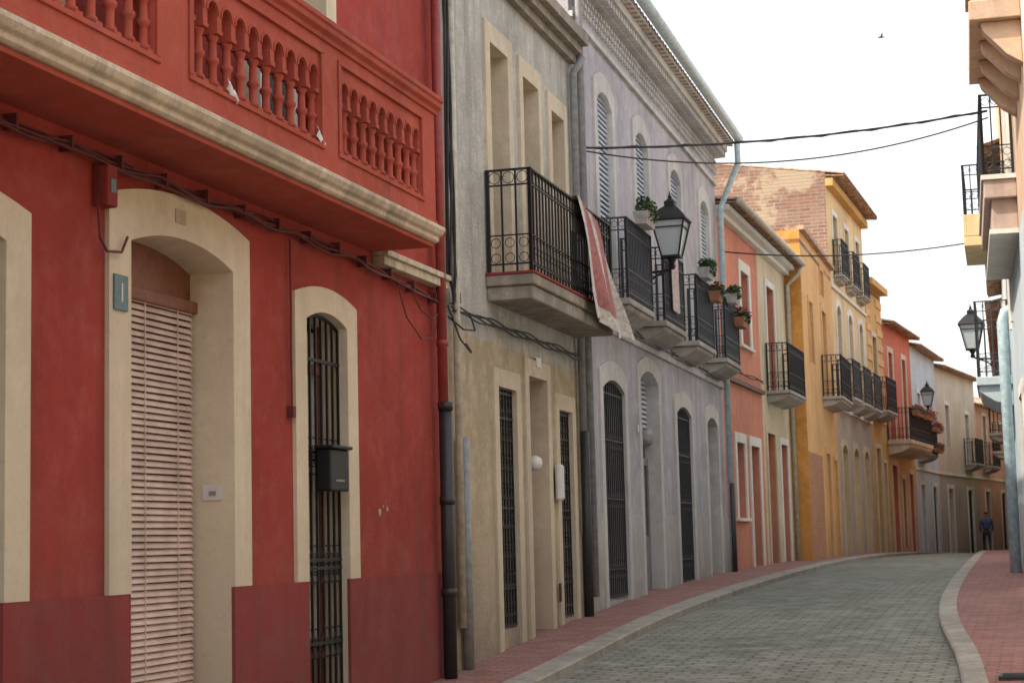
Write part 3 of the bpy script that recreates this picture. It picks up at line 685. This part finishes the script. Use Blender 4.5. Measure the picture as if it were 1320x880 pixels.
# ---- H8 coral
ops=[O(.9,1.7,4.6,7.4,'louver',t=.18,m='shutg'),O(3.6,4.4,4.6,7.4,'louver',t=.18,m='shutg'),O(.7,1.7,.8,3.8,'door',t=.16,fm='wood'),O(2.6,3.2,1.2,3.4,'grille',t=.16),O(4.1,4.9,.8,3.6,'door',t=.16,fm='wood')]
G=house("coral_house",(-4.82,56.7),(-4.39,62.3),[(None,None,4.3,8.3,'h8'),(None,None,-1,4.3,'ochre')],ops,8.3,side='h8',trim='h4c',ov=.4,sl=.22)
balcony(G,.1,4.9,4.55,.75,1.0,.3,'h4c','iron'); planter(G,.3,1.8,-.85,5.3); planter(G,2.7,4.5,-.85,5.3)
mt8=G.e.matrix_world.copy(); G.done()
w0=mt8@Vector((4.98,-.01,0)); l0=mt8@Vector((4.98,-.62,0)); lantern("street_lamp",(l0.x,l0.y,5.9),(w0.x,w0.y,5.76))
# ---- H9..H13
def simple_house(name,a,b,H,mat,low=None,trim='white',cols=2,bal='all',fm='wood',sl=.22,plants=False,base=.3,m='shutg'):
    mt,L=frame(a,b); ops=[]; cc=[L*(i+.5)/cols for i in range(cols)]
    for i,c_ in enumerate(cc):
        z0=4.35 if (bal=='all' or i in bal) else 4.9
        ops.append(O(c_-.42,c_+.42,z0,6.5-.15*(i%3==1),'louver' if i%2 else 'glass',t=.15,m=m)); ops.append(O(c_-.5,c_+.5,base,3.3,'door' if i%2==0 else 'grille',t=.15,fm=fm))
    G=house(name,a,b,[(None,None,3.85,H,mat),(None,None,-1,3.85,low or mat)],ops,H,side=mat,trim=trim,ov=.4,sl=sl)
    G.p('string_course',trim).box(0,L,-.05,-.001,3.8,3.9)
    for i,c_ in enumerate(cc):
        if bal=='all' or i in bal:
            balcony(G,c_-.85,c_+.85,4.35,.5,1,.18,'balstone','iron',orn=False)
            if plants: planter(G,c_-.8,c_+.8,-.6,5.1)
    return G
G=simple_house("pale_blue_house",(-4.39,62.3),(-3.96,68.5),8.1,'h9',bal=(0,),plants=True); planter(G,1,2.4,-.6,4.4); G.done()
G=simple_house("sand_house",(-3.96,68.5),(-2.86,76.4),7.9,'h10','greige',bal=(1,)); G.done()
G=simple_house("pink_house",(-2.86,76.4),(-1.77,84.1),6.9,'h11',bal=(0,)); G.done()
G=simple_house("cream_house",(-1.77,84.1),(2.5,95),7.2,'h4c',cols=3,bal=(1,)); G.done()
G=simple_house("cream_house",(2.5,95),(9,106),7.2,'h10',cols=3); G.done()
# ================================================= RIGHT HOUSES
ops=[O(3.3,4.4,5.9,8.0,'louver',t=.16),O(3.2,4.4,.6,3.4,'door',t=.16),O(7.2,8.3,.6,3.4,'grille',t=.16),O(.8,1.7,4.6,6.6,'louver',t=.16)]
G=house("white_house",(-.46,28),(-.02,18),[(None,None,-1,5.2,'h9'),(None,None,5.2,8.4,'peach')],ops,8.4,side='white',trim='white',ov=.2,sl=.2)
s=G.p('balcony_slab','dpink',bevel=.01); s.box(1.9,6.1,-.38,-.001,5.62,5.84); s.box(2.0,6.0,-.30,-.001,5.25,5.617)
t=G.p('slab_mouldings','white'); t.box(1.87,6.13,-.41,-.0015,5.843,5.9); t.box(1.95,6.05,-.34,-.0015,5.19,5.247)
railing(G,[(1.95,-.03),(1.95,-.37),(6.05,-.37),(6.05,-.03)],5.9,6.9,'iron',.12)
s=G.p('upper_balcony','peach',bevel=.01); s.box(7.2,9.9,-.5,-.001,6.75,6.95); s.box(7.25,9.85,-.45,-.35,6.953,7.6); s.box(7.2,9.9,-.5,-.3,7.603,7.7)
for x in (7.4,8.2,9.0,9.7): s.prof_x([(-.001,6.3),(-.15,6.4),(-.37,6.65),(-.4,6.747),(-.001,6.747)],x-.1,x+.1)
e=G.p('eave_beams','brownwood'); e.box(7.3,10,-.78,-.001,8.06,8.12)
for i in range(6): e.box(7.4+i*.45,7.5+i*.45,-.72,-.001,7.94,8.057)
G.done()
ops=[]
for c_ in (3,8,13.5): ops+=[O(c_-.5,c_+.5,4.0,6.2,'louver',t=.16,m='shutw'),O(c_-.5,c_+.5,.6,3.3,'door',t=.16)]
G=house("light_blue_house",(-.92,46),(-.46,28.1),[(None,None,-1,7.6,'h9')],ops,7.6,side='h9',trim='white',ov=.35)
balcony(G,14.5,17.2,4.05,.55,1.2,.3,'h9','rail')
s=G.p('yellow_balcony','yellow',bevel=.01); s.box(15.2,17.4,-.62,-.001,6.1,6.25); s.box(15.2,17.4,-.62,-.57,6.253,6.6); railing(G,[(15.25,-.03),(15.25,-.59),(17.35,-.59),(17.35,-.03)],6.6,7.4,'ironl',.12)
s.box(17.35,17.4,-.57,-.001,6.253,6.6)
G.p('upper_wall','yellow').box(10,17.8,.02,5,7.5,10)
G.p('downpipe','pipebl',smooth=True).tube([(17.6,.05,5.05),(17.6,-.06,5.0),(17.6,-.11,4.85),(17.6,-.11,.6)],.085,14)
G.p('antenna','ironl').tube([(10.5,-.1,6.5),(10.5,-.3,6.6),(10.5,-.3,7.6)],.012,5)
for z in (7.1,7.3,7.5): G.p('antenna','ironl').tube([(10.3,-.3,z),(10.7,-.3,z)],.006,4)
mr=G.e.matrix_world.copy(); G.done()
w0=mr@Vector((12.,-.01,0)); l0=mr@Vector((12.,-.64,0)); lantern("street_lamp",(l0.x,l0.y,5.0),(w0.x,w0.y,4.86),1.0)
G=simple_house("pink_house",(-1.5,70),(-.95,46.2),7.4,'h11',cols=6,bal=(1,4)); G.done()
G=simple_house("cream_house",(.6,90),(-1.45,70.3),7.4,'h4c',cols=5,base=.2,bal=(1,)); G.done()
G=simple_house("cream_house",(7,103),(.8,90.2),7.4,'h10',cols=3,base=0); G.done()
G=simple_house("cream_house",(1.5,16.5),(2.1,-13),7.0,'h4c',cols=7,base=-.2); G.done()  # unseen house beside the camera, added to bounce warm fill light
# ================================================= GROUND
ys=[-14+.5*i for i in range(241)]
def strip(name,fn,mat):
    p=P(); n=None; vs=[]
    for y in ys:
        row=fn(y); n=len(row); vs+=row
    p.add(vs,[(i*n+j,i*n+j+1,(i+1)*n+j+1,(i+1)*n+j) for i in range(len(ys)-1) for j in range(n-1)])
    return mkobj(name,p,M[mat])
def kl(y): return interp(KL,y)
def kr(y): return interp(KR,y)
strip("road",lambda y:[(lerp(kl(y)-.01,kr(y)+.01,t),y,gz(y)-.02+.035*math.sin(math.pi*t)) for t in (0,.08,.3,.5,.7,.92,1)],'road')
strip("kerb",lambda y:[(kl(y),y,gz(y)-.1),(kl(y),y,gz(y)+.055),(kl(y)-.02,y,gz(y)+.07),(kl(y)-.25,y,gz(y)+.075)],'stone')
strip("kerb",lambda y:[(kr(y),y,gz(y)-.1),(kr(y),y,gz(y)+.055),(kr(y)+.02,y,gz(y)+.07),(kr(y)+.2,y,gz(y)+.075)],'stone')
strip("pavement",lambda y:[(kl(y)-.25,y,gz(y)+.071),(kl(y)-2.6,y,gz(y)+.10)],'walk')
strip("pavement",lambda y:[(kr(y)+.2,y,gz(y)+.071),(kr(y)+3.2,y,gz(y)+.09)],'walk')
p=P(); X_=[-900,-200,-40,-8,-3,4,40,200,900]; Y_=[-900,-200,-50,-14]+[-4+10*i for i in range(12)]+[150,300,900]
for y in Y_:
    for x in X_: p.v.append((x,y,gz(y)-.25))
n=len(X_); p.f=[(i*n+j,i*n+j+1,(i+1)*n+j+1,(i+1)*n+j) for i in range(len(Y_)-1) for j in range(n-1)]
mkobj("ground",p,M['earth'])
G=Group("drain_grate"); s=G.p('frame','ironl'); zz=gz(15.0)+.085
s.box(-.48,-.15,14.75,15.1,zz-.03,zz+.008)
for i in range(6): G.p('bars','iron').box(-.45,-.18,14.79+.05*i,14.81+.05*i,zz+.0085,zz+.014)
G.done()
# ================================================= CABLES
def sag(name,a,b,s,n=24,r=.012,k_=1):
    p=P(); a=Vector(a); b=Vector(b)
    pts=[a.lerp(b,i/n)-Vector((0,0,s*4*(i/n)*(1-i/n))) for i in range(n+1)]
    p.tube(pts,r,5)
    if k_>1: p.tube([q+Vector((0,.015*math.sin(i*2),.015*math.cos(i*2))) for i,q in enumerate(pts)],r*.8,5)
    mkobj(name,p,M['cable'])
sag("overhead_cable",(-5.2,20.5,6.36),(-.5,22.6,6.85),.12,r=.014,k_=2)
sag("overhead_cable",(-5.2,20.5,6.33),(-.5,22.9,6.83),.34,r=.010)
sag("overhead_cable",(-5.45,31.4,6.75),(-.9,31,6.55),.16,r=.013)
# ================================================= BIRD
G=Group("swallow"); L=Vector((-3.1,40,12.75)); b=G.p('body','iron',smooth=True)
b.tube([L+Vector((-.08,0,0)),L+Vector((-.05,0,.005)),L,L+Vector((.06,0,0)),L+Vector((.1,0,0))],[.004,.016,.022,.012,.003],8)
b.add([L+Vector((-.01,0,.01)),L+Vector((.02,0,.01)),L+Vector((.06,-.05,.09)),L+Vector((.0,-.03,.06))],[(0,1,2,3)])
b.add([L+Vector((-.01,0,.01)),L+Vector((.02,0,.01)),L+Vector((.05,.06,.05)),L+Vector((.0,.04,.04))],[(0,1,2,3)])
b.add([L+Vector((.08,0,0)),L+Vector((.14,-.02,0)),L+Vector((.1,0,0)),L+Vector((.14,.02,0))],[(0,1,2,3)]); G.done()
# ================================================= PERSON (walking away)
def skin_obj(name,verts,edges,radii,mat,parent,root=0):
    me=bpy.data.meshes.new(name); me.from_pydata(verts,edges,[]); me.materials.append(M[mat]); o=bpy.data.objects.new(name,me); COL.objects.link(o); o.parent=parent
    o.modifiers.new("s","SKIN")
    for i,r in enumerate(radii):
        me.skin_vertices[0].data[i].radius=(r if isinstance(r,tuple) else (r,r)); me.skin_vertices[0].data[i].use_root=(i==root)
    o.modifiers.new("ss","SUBSURF").levels=2; o.modifiers["ss"].render_levels=2
    return o
pe=empty("walking_man",Matrix.Translation((-2.42,70,gz(70)))@Matrix.Rotation(math.radians(8),4,'Z')@Matrix.Scale(.96,4))
skin_obj("trousers",[(0,0,.92),(-.09,0,.86),(-.10,.10,.50),(-.10,.06,.10),(.09,0,.86),(.10,.02,.50),(.10,-.20,.12),(0,0,1.0)],[(0,1),(1,2),(2,3),(0,4),(4,5),(5,6),(0,7)],[(.14,.10),.09,.062,.05,.09,.062,.048,(.15,.105)],'trouser',pe)
skin_obj("shirt",[(0,0,.95),(0,.0,1.15),(0,.0,1.36),(0,0,1.44),(-.19,0,1.38),(-.24,-.06,1.12),(-.22,.06,.90),(.19,0,1.38),(.24,.04,1.12),(.22,.14,.92)],[(0,1),(1,2),(2,3),(2,4),(4,5),(5,6),(2,7),(7,8),(8,9)],[(.16,.11),(.15,.11),(.17,.11),(.07,.07),.065,.048,.038,.065,.048,.038],'shirt',pe)
skin_obj("head",[(0,0,1.42),(0,.01,1.50),(0,.01,1.60),(0,.01,1.67)],[(0,1),(1,2),(2,3)],[.05,.055,(.078,.09),(.06,.07)],'skin',pe)
skin_obj("hair",[(0,-.012,1.60),(0,-.01,1.66),(0,0,1.69)],[(0,1),(1,2)],[(.083,.09),(.078,.088),(.05,.06)],'hair',pe)
for sx,y0 in ((-.22,.06),(.22,.14)):
    s_=1 if sx>0 else -1
    vv=[(sx,y0,.91),(sx,y0+.005,.86),(sx,y0+.01,.82)]; ee=[(0,1),(1,2)]; rr=[.024,(.016,.036),(.015,.036)]
    for f,(dy,l) in enumerate(((-.028,.055),(-.01,.068),(.010,.072),(.028,.062))):
        i=len(vv); vv+=[(sx,y0+.01+dy,.80),(sx-.006*s_,y0+.014+dy,.80-l*.55),(sx-.014*s_,y0+.02+dy,.80-l)]; ee+=[(2,i),(i,i+1),(i+1,i+2)]; rr+=[.009,.009,.007]
    i=len(vv); vv+=[(sx-.01*s_,y0+.045,.84),(sx-.015*s_,y0+.055,.80)]; ee+=[(1,i),(i,i+1)]; rr+=[.011,.008]
    skin_obj("hand",vv,ee,rr,'skin',pe)
skin_obj("shoe",[(-.10,.02,.05),(-.10,.12,.04),(-.10,.21,.03)],[(0,1),(1,2)],[.05,.045,.03],'trouser',pe)
skin_obj("shoe",[(.10,-.24,.08),(.10,-.16,.04),(.10,-.07,.025)],[(0,1),(1,2)],[.045,.042,.028],'trouser',pe)
# ================================================= LIGHT
az=math.atan2(-.78,-.62); el=math.radians(49)
w=bpy.data.worlds.new("World"); scene.world=w; w.use_nodes=True; nt=w.node_tree
sk=nt.nodes.new("ShaderNodeTexSky"); sk.sky_type='NISHITA'; sk.sun_disc=False; sk.sun_elevation=el; sk.sun_rotation=az
sk.dust_density=5; sk.air_density=1.0; sk.ozone_density=1
hz=nt.nodes.new("ShaderNodeMixRGB"); hz.blend_type='ADD'; hz.inputs[0].default_value=1; hz.inputs[2].default_value=(6.9,6.7,6.4,1)
nt.links.new(sk.outputs[0],hz.inputs[1])
bg=nt.nodes["Background"]; bg.inputs[1].default_value=.15; nt.links.new(hz.outputs[0],bg.inputs[0])
sd=bpy.data.lights.new("sun","SUN"); sd.energy=5.0; sd.angle=math.radians(.5); sd.color=(1,.90,.76)
so=bpy.data.objects.new("sun",sd); COL.objects.link(so)
d=Vector((math.sin(az)*math.cos(el),math.cos(az)*math.cos(el),math.sin(el)))
so.rotation_euler=d.to_track_quat('Z','Y').to_euler(); so.location=(-20,-10,30)
# ================================================= CAMERA
Fp=2300
Yw=Vector((698,-242,-Fp)).normalized(); Z=Vector((-.025,1,-.1128)); Z=(Z-Yw*Z.dot(Yw)).normalized(); X=Yw.cross(Z).normalized()
R=Matrix((X,Yw,Z)).to_4x4()
cd=bpy.data.cameras.new("camera"); co=bpy.data.objects.new("camera",cd); COL.objects.link(co)
R.translation=Vector((0,0,1.65)); co.matrix_world=R
cd.sensor_width=36; cd.lens=36*Fp/1320; cd.clip_end=3000; cd.clip_start=.1
cd.dof.use_dof=True; cd.dof.focus_distance=15; cd.dof.aperture_fstop=5
scene.camera=co
scene.view_settings.view_transform='Standard'; scene.view_settings.look='None'; scene.view_settings.exposure=0
